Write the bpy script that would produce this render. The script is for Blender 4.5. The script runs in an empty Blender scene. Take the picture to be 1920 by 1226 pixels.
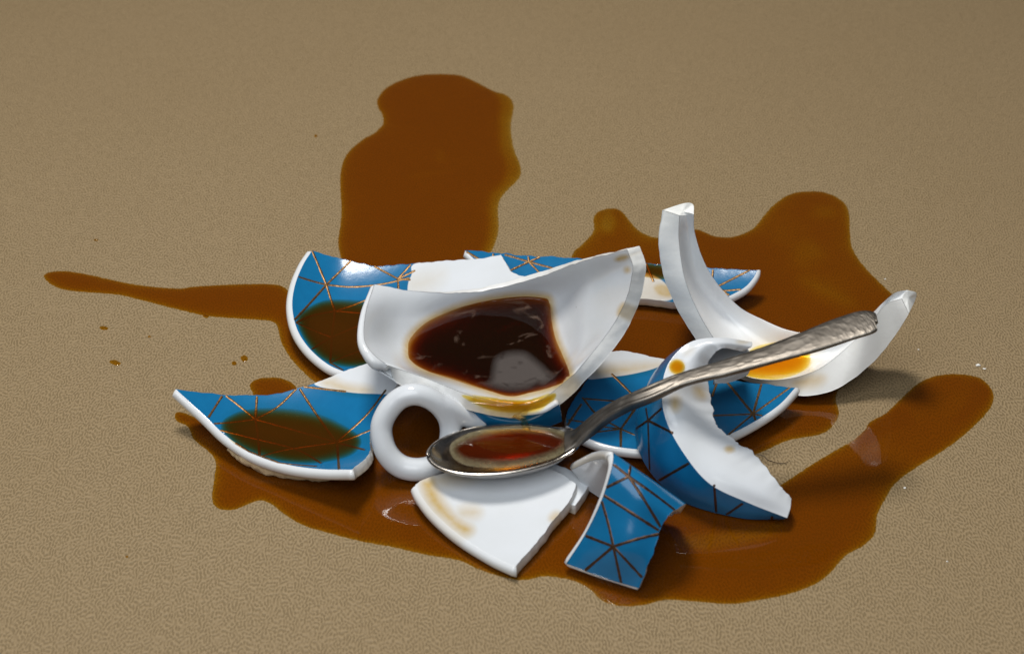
import bpy, math, random
import numpy as np
from mathutils import Vector, noise
from mathutils.bvhtree import BVHTree
from mathutils.geometry import delaunay_2d_cdt

random.seed(7)
SC = bpy.context.scene
MM = 0.001

# ------------------------------------------------------------------ camera
PITCH = math.radians(36.0)
DIST = 0.533
LENS = 60.0
CAM = Vector((0, -DIST * math.cos(PITCH), DIST * math.sin(PITCH)))
cam_d = bpy.data.cameras.new('camera'); cam_d.lens = LENS; cam_d.sensor_width = 36.0
cam_d.clip_start = 0.01; cam_d.clip_end = 50
cam = bpy.data.objects.new('camera', cam_d); SC.collection.objects.link(cam)
cam.location = CAM; cam.rotation_euler = (math.radians(90) - PITCH, 0, 0)
cam_d.dof.use_dof = True; cam_d.dof.focus_distance = 0.505; cam_d.dof.aperture_fstop = 20.0
SC.camera = cam
FWD = Vector((0, math.cos(PITCH), -math.sin(PITCH)))
UP = Vector((0, math.sin(PITCH), math.cos(PITCH)))
RT = Vector((1, 0, 0))

# ------------------------------------------------------------------ world and lamps
w = bpy.data.worlds.new('World'); SC.world = w; w.use_nodes = True
w.node_tree.nodes['Background'].inputs[0].default_value = (0.55, 0.62, 0.78, 1)
w.node_tree.nodes['Background'].inputs[1].default_value = 0.05

def area(name, loc, target, size, power, col):
    l = bpy.data.lights.new(name, 'AREA'); l.shape = 'DISK'; l.size = size; l.energy = power; l.color = col
    o = bpy.data.objects.new(name, l); SC.collection.objects.link(o)
    o.location = loc
    o.rotation_euler = (Vector(target) - Vector(loc)).to_track_quat('-Z', 'Y').to_euler()
    return o
area('key_lamp', (-0.12, 0.17, 0.86), (0.02, -0.08, 0), 0.24, 6.6, (1.0, 0.95, 0.88))
area('fill_lamp', (-0.18, -0.62, 0.86), (0, -0.02, 0), 1.00, 7.4, (0.93, 0.97, 1.0))
SC.view_settings.view_transform = 'Standard'
SC.view_settings.look = 'None'
SC.view_settings.exposure = 0.0
SC.view_settings.gamma = 1.0

# ------------------------------------------------------------------ helpers
def ray(u, v):
    return FWD + RT * ((u - 960) / 1920 * 36 / LENS) - UP * ((v - 613) / 1920 * 36 / LENS)
def W(u, v, z):
    """place point seen at photo position (u, v) that stands z millimetres above the table"""
    d = ray(u, v); t = (z * MM - CAM.z) / d.z
    return CAM + d * t
def P(p):
    r = p - CAM; k = LENS / 36 * 1920 / r.dot(FWD)
    return (960 + r.x * k, 613 - r.dot(UP) * k)

def cr(pts, n, closed=False):
    """resample a list of numpy points with a centripetal-like Catmull-Rom, n samples in all"""
    pts = [np.array(p, float) for p in pts]
    m = len(pts)
    if m == 2 and not closed:
        return [pts[0] * (1 - i / (n - 1)) + pts[1] * i / (n - 1) for i in range(n)]
    if closed: ext = [pts[-1]] + pts + [pts[0], pts[1]]; segs = m
    else: ext = [2 * pts[0] - pts[1]] + pts + [2 * pts[-1] - pts[-2]]; segs = m - 1
    out = []
    cnt = n if closed else n - 1
    for i in range(n):
        x = i / cnt * segs; k = min(int(x), segs - 1); t = x - k
        a, b, c, d = ext[k:k + 4]
        out.append(0.5 * (2 * b + (c - a) * t + (2 * a - 5 * b + 4 * c - d) * t * t + (3 * b - 3 * c + d - a) * t ** 3))
    return out
def resample(pts, step):
    """even arc length resampling of a dense polyline"""
    pts = np.array(pts); L = np.r_[0, np.cumsum(np.linalg.norm(np.diff(pts, axis=0), axis=1))]
    n = max(2, int(round(L[-1] / step)) + 1)
    s = np.linspace(0, L[-1], n)
    return np.stack([np.interp(s, L, pts[:, k]) for k in range(pts.shape[1])], 1)
def smooth_line(pts, step):
    return resample(cr(pts, max(8, len(pts) * 14)), step)

def seg_dist(Q, poly, closed=True):
    """distance of each Q to polyline, and inside flag"""
    Q = np.asarray(Q, float); poly = np.asarray(poly, float)
    A = poly; B = np.roll(poly, -1, axis=0)
    if not closed: A = poly[:-1]; B = poly[1:]
    best = np.full(len(Q), 1e9)
    inside = np.zeros(len(Q), bool)
    for a, b in zip(A, B):
        ab = b - a; t = np.clip(((Q - a) @ ab) / max(ab @ ab, 1e-18), 0, 1)
        d = np.linalg.norm(Q - (a + t[:, None] * ab), axis=1)
        best = np.minimum(best, d)
        if closed:
            c = (a[1] > Q[:, 1]) != (b[1] > Q[:, 1])
            if c.any():
                xi = a[0] + (Q[:, 1] - a[1]) / (b[1] - a[1] + 1e-18) * ab[0]
                inside ^= c & (Q[:, 0] < xi)
    return best, inside
def blob(UV, poly, soft, curve=True):
    """1 inside the outline, falling to 0 over soft photo pixels"""
    pl = np.array(cr(poly, len(poly) * 5, True)) if curve else np.array(poly, float)
    d, ins = seg_dist(UV, pl)
    s = np.where(ins, d, -d) / soft
    return np.clip(0.5 + 0.5 * s, 0, 1)
def ell(cx, cy, rx, ry, rot=0):
    r = math.radians(rot); o = []
    for k in range(10):
        a = k / 10 * 2 * math.pi; x = rx * math.cos(a); y = ry * math.sin(a)
        o.append((cx + x * math.cos(r) - y * math.sin(r), cy + x * math.sin(r) + y * math.cos(r)))
    return o

def link(name, me, mats, parent=None, smooth=True):
    for m in mats: me.materials.append(m)
    if smooth: me.polygons.foreach_set('use_smooth', [True] * len(me.polygons))
    me.update()
    o = bpy.data.objects.new(name, me); SC.collection.objects.link(o)
    if parent: o.parent = parent
    return o
def tag(o, label=None, cat=None, group=None, kind=None):
    if label: o['label'] = label
    if cat: o['category'] = cat
    if group: o['group'] = group
    if kind: o['kind'] = kind
    return o
def mesh(name, V, F, attrs=None, mi=None):
    me = bpy.data.meshes.new(name); me.from_pydata([tuple(v) for v in V], [], F)
    if mi is not None: me.polygons.foreach_set('material_index', mi)
    for k, a in (attrs or {}).items():
        at = me.attributes.new(k, 'FLOAT', 'POINT'); at.data.foreach_set('value', np.asarray(a, np.float32))
    return me
def pxs(V):
    V = np.asarray(V, float); r = V - np.array(CAM)
    k = LENS / 36 * 1920 / (r @ np.array(FWD))
    return np.stack([960 + r[:, 0] * k, 613 - (r @ np.array(UP)) * k], 1)

# ------------------------------------------------------------------ materials
def nt(name):
    m = bpy.data.materials.new(name); m.use_nodes = True; t = m.node_tree; t.nodes.clear()
    out = t.nodes.new('ShaderNodeOutputMaterial')
    def N(ty, **kw):
        n = t.nodes.new(ty)
        for k, v in kw.items():
            if k.startswith('_'): setattr(n, k[1:], v)
            else: n.inputs[k].default_value = v
        return n
    return m, t, N, out
def L(t, a, ai, b, bi): t.links.new(a.outputs[ai], b.inputs[bi])

def mix(t, N, fac, a, b, blend='MIX'):
    n = N('ShaderNodeMix', _data_type='RGBA', _blend_type=blend)
    for sock, v in ((0, fac), (6, a), (7, b)):
        if isinstance(v, tuple) and len(v) == 2 and hasattr(v[0], 'outputs'): t.links.new(v[0].outputs[v[1]], n.inputs[sock])
        else: n.inputs[sock].default_value = v
    return (n, 2)
def porcelain(name, base=(0.66, 0.695, 0.74), rough=0.15, blue=True, edge_rough=0.0):
    m, t, N, out = nt(name)
    bs = N('ShaderNodeBsdfPrincipled'); L(t, bs, 0, out, 0)
    tc = N('ShaderNodeTexCoord')
    n1 = N('ShaderNodeTexNoise', Scale=60.0, Detail=4.0); L(t, tc, 'Object', n1, 'Vector')
    r1 = N('ShaderNodeMapRange', **{'From Min': 0.35, 'From Max': 0.75}); L(t, n1, 0, r1, 0)
    c = mix(t, N, (r1, 0), (*base, 1), (base[0] * 0.93, base[1] * 0.93, base[2] * 0.91, 1))
    if blue:
        ab = N('ShaderNodeAttribute', _attribute_name='blue')
        rb = N('ShaderNodeMapRange', **{'From Min': 0.38, 'From Max': 0.62}); L(t, ab, 'Fac', rb, 0)
        n2 = N('ShaderNodeTexNoise', Scale=300.0, Detail=3.0); L(t, tc, 'Object', n2, 'Vector')
        bl = mix(t, N, (n2, 0), (0.006, 0.125, 0.29, 1), (0.008, 0.155, 0.345, 1))
        c = mix(t, N, (rb, 0), c, bl)
    st = N('ShaderNodeAttribute', _attribute_name='stain')
    n3 = N('ShaderNodeTexNoise', Scale=420.0, Detail=3.0); L(t, tc, 'Object', n3, 'Vector')
    ms = N('ShaderNodeMath', _operation='MULTIPLY_ADD'); L(t, n3, 0, ms, 0); ms.inputs[1].default_value = 0.5; ms.inputs[2].default_value = 0.75
    mm = N('ShaderNodeMath', _operation='MULTIPLY', _use_clamp=True); L(t, st, 'Fac', mm, 0); L(t, ms, 0, mm, 1)
    c = mix(t, N, (mm, 0), c, (0.76, 0.50, 0.15, 1), 'MULTIPLY')
    # dark specks in the glaze
    vo = N('ShaderNodeTexVoronoi', Scale=95.0); L(t, tc, 'Object', vo, 'Vector')
    sp = N('ShaderNodeMapRange', **{'From Min': 0.018, 'From Max': 0.03, 'To Min': 0.55, 'To Max': 0.0}); L(t, vo, 0, sp, 0)
    c = mix(t, N, (sp, 0), c, (0.10, 0.08, 0.06, 1))
    t.links.new(c[0].outputs[c[1]], bs.inputs['Base Color'])
    bs.inputs['Roughness'].default_value = rough
    bs.inputs['IOR'].default_value = 1.5
    bev = N('ShaderNodeBevel', _samples=4, Radius=0.0004)
    nb = N('ShaderNodeTexNoise', Scale=130.0 if not edge_rough else 700.0, Detail=5.0); L(t, tc, 'Object', nb, 'Vector')
    bp = N('ShaderNodeBump', Strength=0.12 if not edge_rough else edge_rough, Distance=0.0006); L(t, nb, 0, bp, 'Height'); L(t, bev, 0, bp, 'Normal')
    L(t, bp, 0, bs, 'Normal')
    return m
M_GLAZE = porcelain('glazed_porcelain')
M_LIT = porcelain('lit_porcelain', (0.80, 0.82, 0.84), 0.14, blue=False)  # paler copy of the glaze: extra light on the crescent put into its colour
M_LIT_BREAK = porcelain('lit_broken_porcelain', (0.84, 0.85, 0.84), 0.35, blue=False, edge_rough=0.10)  # paler copy for its broken faces, light put into the colour likewise
M_RIM = porcelain('glazed_rim', (0.69, 0.72, 0.76), 0.14, blue=False)
M_HANDLE = porcelain('glazed_handle', (0.66, 0.695, 0.74), 0.12, blue=False)
M_FRAC = porcelain('broken_porcelain', (0.70, 0.71, 0.71), 0.38, blue=False, edge_rough=0.13)
M_FOOT = porcelain('unglazed_foot', (0.62, 0.52, 0.36), 0.7, blue=False, edge_rough=0.9)

def gilt(name='gilt_line', ca=(0.06, 0.033, 0.013, 1), cb=(0.30, 0.165, 0.06, 1)):
    m, t, N, out = nt(name)
    bs = N('ShaderNodeBsdfPrincipled', Metallic=0.75, Roughness=0.36); L(t, bs, 0, out, 0)
    tc = N('ShaderNodeTexCoord'); n = N('ShaderNodeTexNoise', Scale=900.0, Detail=3.0); L(t, tc, 'Object', n, 'Vector')
    c = mix(t, N, (n, 0), ca, cb)
    t.links.new(c[0].outputs[2], bs.inputs['Base Color'])
    bp = N('ShaderNodeBump', Strength=0.5, Distance=0.0003); L(t, n, 0, bp, 'Height'); L(t, bp, 0, bs, 'Normal')
    return m
M_GILT = gilt()
M_GILT_DARK = gilt('tarnished_gilt', (0.022, 0.014, 0.010, 1), (0.16, 0.085, 0.045, 1))

def coffee_mat(name='coffee', kr=0.40, kg=0.98, kb=3.6, wavy=0.10, murk=None):
    m, t, N, out = nt(name)
    at = N('ShaderNodeAttribute', _attribute_name='depth')
    tc = N('ShaderNodeTexCoord')
    nz = N('ShaderNodeTexNoise', Scale=45.0, Detail=5.0, Distortion=0.8); L(t, tc, 'Object', nz, 'Vector')
    mr = N('ShaderNodeMapRange', **{'From Min': 0.3, 'From Max': 0.7, 'To Min': 0.88, 'To Max': 1.12}); L(t, nz, 0, mr, 0)
    dm = N('ShaderNodeMath', _operation='MULTIPLY'); L(t, at, 'Fac', dm, 0); L(t, mr, 0, dm, 1)
    cc = N('ShaderNodeCombineColor')
    for i, k in enumerate((kr, kg, kb)):
        p = N('ShaderNodeMath', _operation='POWER'); p.inputs[0].default_value = math.exp(-k); L(t, dm, 0, p, 1); L(t, p, 0, cc, i)
    tr = N('ShaderNodeBsdfTransparent'); L(t, cc, 0, tr, 0)
    gl = N('ShaderNodeBsdfGlossy', Roughness=0.04); gl.inputs[0].default_value = (1, 1, 1, 1)
    fr = N('ShaderNodeFresnel', IOR=1.33)
    n2 = N('ShaderNodeTexNoise', Scale=70.0, Detail=3.0); L(t, tc, 'Object', n2, 'Vector')
    bp = N('ShaderNodeBump', Strength=wavy, Distance=0.0008); L(t, n2, 0, bp, 'Height')
    L(t, bp, 0, gl, 'Normal'); L(t, bp, 0, fr, 'Normal')
    mx = N('ShaderNodeMixShader'); L(t, fr, 0, mx, 0); L(t, tr, 0, mx, 1); L(t, gl, 0, mx, 2)
    
    last = mx
    if murk:
        col, km = murk
        df = N('ShaderNodeBsdfDiffuse'); df.inputs[0].default_value = (*col, 1)
        p = N('ShaderNodeMath', _operation='POWER'); p.inputs[0].default_value = math.exp(-km); L(t, dm, 0, p, 1)
        m2 = N('ShaderNodeMixShader'); L(t, p, 0, m2, 0); L(t, df, 0, m2, 1); L(t, tr, 0, m2, 2)
        t.links.new(m2.outputs[0], mx.inputs[1])
    L(t, mx, 0, out, 0)
    return m
M_COFFEE = coffee_mat('coffee', 0.27, 0.78, 3.6, 0.05, ((0.195, 0.060, 0.001), 0.32))
M_DEEP = coffee_mat('deep_coffee', 0.42, 1.15, 2.8, 0.05, ((0.009, 0.003, 0.0006), 0.30))
M_AMBER = coffee_mat('amber_coffee', 0.11, 0.45, 2.4, 0.05)
M_MURKY = coffee_mat('murky_coffee', 0.22, 0.66, 1.7, 0.05, ((0.090, 0.027, 0.001), 0.26))

def table_mat():
    m, t, N, out = nt('embossed_vinyl')
    bs = N('ShaderNodeBsdfPrincipled', Roughness=0.62); L(t, bs, 0, out, 0)
    bs.inputs['Specular IOR Level'].default_value = 0.3
    tc = N('ShaderNodeTexCoord')
    mp = N('ShaderNodeMapping'); mp.inputs['Scale'].default_value = (1.0, 0.55, 1.0); mp.inputs['Rotation'].default_value = (0, 0, 0.25); L(t, tc, 'Object', mp, 0)
    wz = N('ShaderNodeTexNoise', Scale=420.0, Detail=1.0); L(t, tc, 'Object', wz, 'Vector')
    wv = N('ShaderNodeVectorMath', _operation='MULTIPLY_ADD'); L(t, wz, 1, wv, 0); wv.inputs[1].default_value = (0.0009, 0.0009, 0); L(t, mp, 0, wv, 2)
    n1 = N('ShaderNodeTexGabor', Scale=600.0, Frequency=2.0, Anisotropy=0.0); L(t, wv, 0, n1, 'Vector')
    mr = N('ShaderNodeMapRange', _interpolation_type='SMOOTHSTEP', **{'From Min': 0.30, 'From Max': 0.62}); L(t, n1, 0, mr, 0)
    big = N('ShaderNodeTexNoise', Scale=9.0, Detail=4.0); L(t, tc, 'Object', big, 'Vector')
    c0 = mix(t, N, (big, 0), (0.258, 0.184, 0.096, 1), (0.290, 0.213, 0.120, 1))
    c1 = mix(t, N, (mr, 0), (0.180, 0.128, 0.064, 1), c0)
    t.links.new(c1[0].outputs[2], bs.inputs['Base Color'])
    bp = N('ShaderNodeBump', Strength=0.65, Distance=0.00025); L(t, mr, 0, bp, 'Height')
    L(t, bp, 0, bs, 'Normal')
    return m
M_TABLE = table_mat()

def metal_mat(name, ca, cb, r0=0.26):
    m, t, N, out = nt(name)
    bs = N('ShaderNodeBsdfPrincipled', Metallic=1.0, Roughness=0.30); L(t, bs, 0, out, 0)
    tc = N('ShaderNodeTexCoord')
    n = N('ShaderNodeTexNoise', Scale=260.0, Detail=5.0); L(t, tc, 'Object', n, 'Vector')
    c = mix(t, N, (n, 0), ca, cb)
    t.links.new(c[0].outputs[2], bs.inputs['Base Color'])
    rr = N('ShaderNodeMapRange', **{'To Min': r0, 'To Max': r0 + 0.22}); L(t, n, 0, rr, 0); L(t, rr, 0, bs, 'Roughness')
    bp2 = N('ShaderNodeBump', Strength=0.15, Distance=0.0002); L(t, n, 0, bp2, 'Height'); L(t, bp2, 0, bs, 'Normal')
    return m
M_SPOON = metal_mat('worn_steel', (0.12, 0.105, 0.088, 1), (0.27, 0.25, 0.225, 1), 0.34)
M_BOWL = metal_mat('polished_steel', (0.40, 0.36, 0.32, 1), (0.62, 0.58, 0.53, 1), 0.14)

def plain(name, col, rough=0.6, alpha=None, cov=(0.36, 0.62), nsc=160.0):
    m, t, N, out = nt(name)
    bs = N('ShaderNodeBsdfPrincipled', Roughness=rough); bs.inputs['Base Color'].default_value = (*col, 1); L(t, bs, 0, out, 0)
    if alpha:
        at = N('ShaderNodeAttribute', _attribute_name='cover')
        tc = N('ShaderNodeTexCoord'); n = N('ShaderNodeTexNoise', Scale=nsc, Detail=6.0, Distortion=1.5); L(t, tc, 'Object', n, 'Vector')
        a1 = N('ShaderNodeMapRange', **{'From Min': cov[0], 'From Max': cov[1]}); L(t, n, 0, a1, 0)
        a2 = N('ShaderNodeMath', _operation='MULTIPLY'); L(t, at, 'Fac', a2, 0); L(t, a1, 0, a2, 1)
        a3 = N('ShaderNodeMath', _operation='MULTIPLY'); L(t, a2, 0, a3, 0); a3.inputs[1].default_value = alpha
        L(t, a3, 0, bs, 'Alpha')
    return m

# ------------------------------------------------------------------ solid shard builders
def fbm(p, f, seed=0.0):
    q = Vector((p[0] * f + seed, p[1] * f - seed, p[2] * f + seed * 0.5))
    return noise.fractal(q, 1.0, 2.0, 4)

def thick_solid(name, V, Nn, F, loop, flags, thick, paint=None, paint_under=None, parent=None, seed=0.0, under=None):
    """close a shell: top sheet V, edge ring along loop, under side pushed thick down the normals"""
    V = np.asarray(V, float); Nn = np.asarray(Nn, float); n = len(V)
    T = thick * MM if np.isscalar(thick) else np.asarray(thick) * MM
    Tv = np.full(n, T) if np.isscalar(T) else T
    verts = [V, V - Nn * Tv[:, None]]
    faces = list(F); mi = [0] * len(F)
    faces += [tuple(reversed([i + n for i in f])) for f in F]; mi += [2] * len(F)
    lp = np.array(loop); m = len(lp)
    tang = np.roll(V[lp], -1, 0) - np.roll(V[lp], 1, 0)
    tang /= np.linalg.norm(tang, axis=1)[:, None] + 1e-12
    outd = np.cross(tang, Nn[lp]); 
    cen = V.mean(0)
    if ((V[lp] - cen) * outd).sum() < 0: outd = -outd
    K = 7; base = 2 * n; rings = []
    for k in range(K):
        f = k / (K - 1); row = []
        for j in range(m):
            i = lp[j]; p = V[i]; tv = Tv[i]
            if flags[j]:   # rim: half round
                ff = (1 - math.cos(math.pi * f)) / 2; bu = math.sin(math.pi * f) * 0.42 * tv
            else:
                ff = f; bu = (fbm(p - Nn[i] * tv * f, 420.0, seed) * 0.22 * MM + 0.10 * MM) * math.sin(math.pi * f) - 0.0 * tv
            row.append(p - Nn[i] * tv * ff + outd[j] * bu)
        rings.append(np.array(row))
    verts += rings
    for k in range(K - 1):
        for j in range(m):
            j2 = (j + 1) % m
            a = base + k * m + j; b = base + k * m + j2
            faces.append((a, b, b + m, a + m)); mi.append(3 if flags[j] and flags[j2] else 1)
    VV = np.concatenate(verts)
    uv = pxs(VV); N_ = len(VV)
    at = {'blue': np.zeros(N_), 'stain': np.zeros(N_)}
    if paint:
        for attr, arr in paint(uv[:n]).items(): at[attr][:n] = arr
    if paint_under:
        for attr, arr in paint_under(uv[n:2 * n]).items(): at[attr][n:2 * n] = arr
    ringst = at['stain'][lp] * 0.6
    for k in range(K): at['stain'][base + k * m: base + (k + 1) * m] = np.clip(ringst + (0.55 * (k / (K - 1)) ** 2 if np.isscalar(thick) else 0), 0, 1)
    me = mesh(name, VV, faces, at, mi)
    o = link(name, me, [M_GLAZE, M_FRAC, M_GLAZE, M_RIM], parent)
    bv = BVHTree.FromPolygons([Vector(v) for v in V], F)
    return o, bv

def plate(name, segs, surf, thick=3.2, step=0.8, jit=0.22, paint=None, paint_under=None, seed=1.0):
    """segs: list of (is_rim, [(u,v)...]) forming the closed outline on the heightfield surf(x_mm, y_mm) -> z_mm"""
    def solve(u, v):
        z = 6.0
        for _ in range(40):
            p = W(u, v, z); z = 0.5 * z + 0.5 * surf(p.x / MM, p.y / MM)
        return np.array(W(u, v, z))
    loop = []; flags = []
    for rim, pts in segs:
        dense = [solve(q[0], q[1]) for q in cr([np.array(p, float) for p in pts], max(3, len(pts) * 5))]
        rs = resample(dense, step * MM * 0.8)[:-1]
        if not rim:
            tg = np.gradient(rs, axis=0); 
            for i in range(len(rs)):
                t2 = tg[i] / (np.linalg.norm(tg[i]) + 1e-12)
                nn = np.array([-t2[1], t2[0], 0]); w_ = min(1, i / 3, (len(rs) - 1 - i) / 3 + 0.01)
                rs[i] = rs[i] + nn * fbm(rs[i], 330.0, seed) * jit * MM * 1.6 * w_
        loop += list(rs); flags += [rim] * len(rs)
    loop = np.array(loop)[:, :2] / MM
    mn = loop.min(0); mx_ = loop.max(0); xs = np.arange(mn[0], mx_[0], step); ys = np.arange(mn[1], mx_[1], step * 0.87)
    G = np.array([(x + (0.5 * step if j % 2 else 0), y) for j, y in enumerate(ys) for x in xs])
    d, ins = seg_dist(G, loop); G = G[ins & (d > 0.45 * step)]
    pts = [Vector(p) for p in loop] + [Vector(p) for p in G]
    nl = len(loop); edges = [(i, (i + 1) % nl) for i in range(nl)]
    v2, e2, f2, ov, oe, of = delaunay_2d_cdt(pts, edges, [], 1, 1e-5)
    idx = {}
    for i, l_ in enumerate(ov):
        for k in l_: idx[k] = i
    lp = []; fl = []
    for i in range(nl):
        if i in idx and (not lp or lp[-1] != idx[i]): lp.append(idx[i]); fl.append(flags[i])
    V = []; NN = []
    for q in v2:
        z = surf(q.x, q.y); e = 0.3
        nx = -(surf(q.x + e, q.y) - surf(q.x - e, q.y)) / (2 * e); ny = -(surf(q.x, q.y + e) - surf(q.x, q.y - e)) / (2 * e)
        nv = Vector((nx, ny, 1)).normalized(); V.append((q.x * MM, q.y * MM, z * MM)); NN.append(nv)
    return thick_solid(name, V, NN, [tuple(f) for f in f2], lp, fl, thick, paint, paint_under, seed=seed)

def bowl(u, v, z0, axl, axr, ayf, ayb, sx=0.0, sy=0.0, lim=None):
    """dished surface about the table point seen at (u,v,z0); a* = curvature to left/right/front/back, s* = slopes"""
    c = W(u, v, z0); cx, cy = c.x / MM, c.y / MM
    def f(x, y):
        dx, dy = x - cx, y - cy
        z = z0 + (axl if dx < 0 else axr) * dx * dx + (ayf if dy < 0 else ayb) * dy * dy + sx * dx + sy * dy
        return z
    return f

def loft(name, rows, nu, nv, sides, thick, jit=0.25, paint=None, paint_under=None, parent=None, seed=2.0, flip=False):
    """rows of (u,v,z) control points -> smooth sheet; sides = (first row, right column, last row, left column) rim flags"""
    C = [[np.array(W(*p)) for p in r] for r in rows]
    R = [cr(r, nv) for r in C]                       # nv samples along each row
    G = [cr([R[i][j] for i in range(len(R))], nu) for j in range(nv)]   # per column
    G = np.array(G).transpose(1, 0, 2)               # nu x nv x 3
    du = np.gradient(G, axis=0); dv = np.gradient(G, axis=1)
    NN = np.cross(dv, du); NN /= np.linalg.norm(NN, axis=2)[..., None] + 1e-15
    for _ in range(8):
        Q_ = np.pad(NN, ((1, 1), (1, 1), (0, 0)), mode='edge')
        NN = (Q_[1:-1, 1:-1] * 2 + Q_[2:, 1:-1] + Q_[:-2, 1:-1] + Q_[1:-1, 2:] + Q_[1:-1, :-2]) / 6
        NN /= np.linalg.norm(NN, axis=2)[..., None] + 1e-15
    cen = G.reshape(-1, 3).mean(0)
    if (NN.reshape(-1, 3) @ (np.array(CAM) - cen)).mean() < 0: NN = -NN
    if flip: NN = -NN
    # ragged fracture edges: move the border sheet points in the tangent plane
    for (i0, j0, di, dj, cnt, rim, inn) in ((0, 0, 0, 1, nv, sides[0], (1, 0)), (0, nv - 1, 1, 0, nu, sides[1], (0, -1)), (nu - 1, 0, 0, 1, nv, sides[2], (-1, 0)), (0, 0, 1, 0, nu, sides[3], (0, 1))):
        if rim: continue
        for k in range(1, cnt - 1):
            i, j = i0 + di * k, j0 + dj * k
            d = G[i, j] - G[i + inn[0] * 3, j + inn[1] * 3]; d /= np.linalg.norm(d) + 1e-12
            a = fbm(G[i, j], 330.0, seed) * jit * MM * 1.6 * min(1, k / 4, (cnt - 1 - k) / 4)
            G[i, j] += d * a; G[i + inn[0], j + inn[1]] += d * a * 0.5
    V = G.reshape(-1, 3); F = []
    for i in range(nu - 1):
        for j in range(nv - 1):
            a = i * nv + j; F.append((a, a + 1, a + nv + 1, a + nv))
    lp = [j for j in range(nv)] + [i * nv + nv - 1 for i in range(1, nu)] + [(nu - 1) * nv + j for j in range(nv - 2, -1, -1)] + [i * nv for i in range(nu - 2, 0, -1)]
    fl = [sides[0]] * (nv - 1) + [sides[1]] * (nu - 1) + [sides[2]] * (nv - 1) + [sides[3]] * (nu - 1)
    th = thick if np.isscalar(thick) else np.array([[thick(i / (nu - 1), j / (nv - 1)) for j in range(nv)] for i in range(nu)]).reshape(-1)
    if not np.isscalar(th): 
        return thick_solid(name, V, NN.reshape(-1, 3), F, lp, fl, th, paint, paint_under, parent, seed)
    return thick_solid(name, V, NN.reshape(-1, 3), F, lp, fl, thick, paint, paint_under, parent, seed)

def section_loft(name, stations, cuts, mats, n_along, n_seg, jits, paint=None, parent=None, seed=3.0):
    """stations: list of equal-length closed sections of (u,v,z); cuts: index pairs (start,end) of the smooth runs round the
    section; mats per run; jits: {index: mm} ragged control lines"""
    C = np.array([[np.array(W(*p)) for p in s] for s in stations])
    S, Kp, _ = C.shape
    A = np.array([cr([C[s, k] for s in range(S)], n_along) for k in range(Kp)]).transpose(1, 0, 2)
    for k, amp in jits.items():
        c_in = A.mean(1)
        for i in range(1, n_along - 1):
            d = A[i, k] - c_in[i]; d /= np.linalg.norm(d)
            A[i, k] += d * (fbm(A[i, k], 260.0, seed) * 1.3 + fbm(A[i, k], 900.0, seed) * 0.4) * amp * MM * min(1, i / 4)
    verts = []; faces = []; mi = []; base = 0; cen = A.mean(1)
    ends = [[], []]
    for r, (a, b) in enumerate(cuts):
        idx = [k % Kp for k in range(a, b + 1)]
        strip = np.array([cr([A[i, k] for k in idx], n_seg[r]) for i in range(n_along)])
        m = n_seg[r]
        if mats[r][1]:
            for i in range(n_along):
                for j in range(1, m - 1):
                    d = strip[i, j] - cen[i]; d /= np.linalg.norm(d) + 1e-12
                    strip[i, j] += d * fbm(strip[i, j], 380.0, seed) * mats[r][1] * MM
        verts.append(strip.reshape(-1, 3))
        for i in range(n_along - 1):
            for j in range(m - 1):
                q = base + i * m + j
                faces.append((q, q + 1, q + m + 1, q + m)); mi.append(mats[r][0])
        ends[0] += list(strip[0, :-1]); ends[1] += list(strip[-1, :-1])
        base += n_along * m
    for e in (0, 1):
        E = np.array(ends[e]); m = len(E); c = E.mean(0)
        rings = [c + (E - c) * f for f in (1.0, 0.8, 0.5, 0.2)]
        for g, r_ in enumerate(rings):
            if g: r_ = np.array([p + np.array([0, 0, 1.0]) * fbm(p, 500.0, seed) * 0.35 * MM for p in r_])
            verts.append(r_)
        for g in range(3):
            for j in range(m):
                j2 = (j + 1) % m; q = base + g * m
                faces.append((q + j, q + j2, q + m + j2, q + m + j)); mi.append(1)
        faces.append(tuple(base + 3 * m + j for j in range(m))); mi.append(1)
        base += 4 * m
    VV = np.concatenate(verts); uv = pxs(VV)
    at = {'blue': np.zeros(len(VV)), 'stain': np.zeros(len(VV))}
    if paint:
        for attr, arr in paint(uv).items(): at[attr][:] = arr
    # run that is blue outside glaze
    off = 0
    for r in range(len(cuts)):
        cnt = n_along * n_seg[r]
        if len(mats[r]) > 2 and mats[r][2]: at['blue'][off:off + cnt] = 1; at['stain'][off:off + cnt] = 0
        else: at['blue'][off:off + cnt] = 0
        off += cnt
    at['blue'][off:] = 0
    me = mesh(name, VV, faces, at, mi)
    import bmesh
    bm = bmesh.new(); bm.from_mesh(me); bmesh.ops.recalc_face_normals(bm, faces=bm.faces); bm.to_mesh(me); bm.free()
    o = link(name, me, [M_GLAZE, M_FRAC, M_GLAZE, M_RIM], parent)
    bv = BVHTree.FromPolygons([Vector(v) for v in VV], [tuple(f) for f in faces])
    return o, bv

def hit(bv, u, v):
    d = ray(u, v).normalized(); r = bv.ray_cast(CAM, d)
    if r[0] is None: return None
    n = r[1]
    if n.dot(d) > 0: n = -n
    return r[0], n

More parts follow.
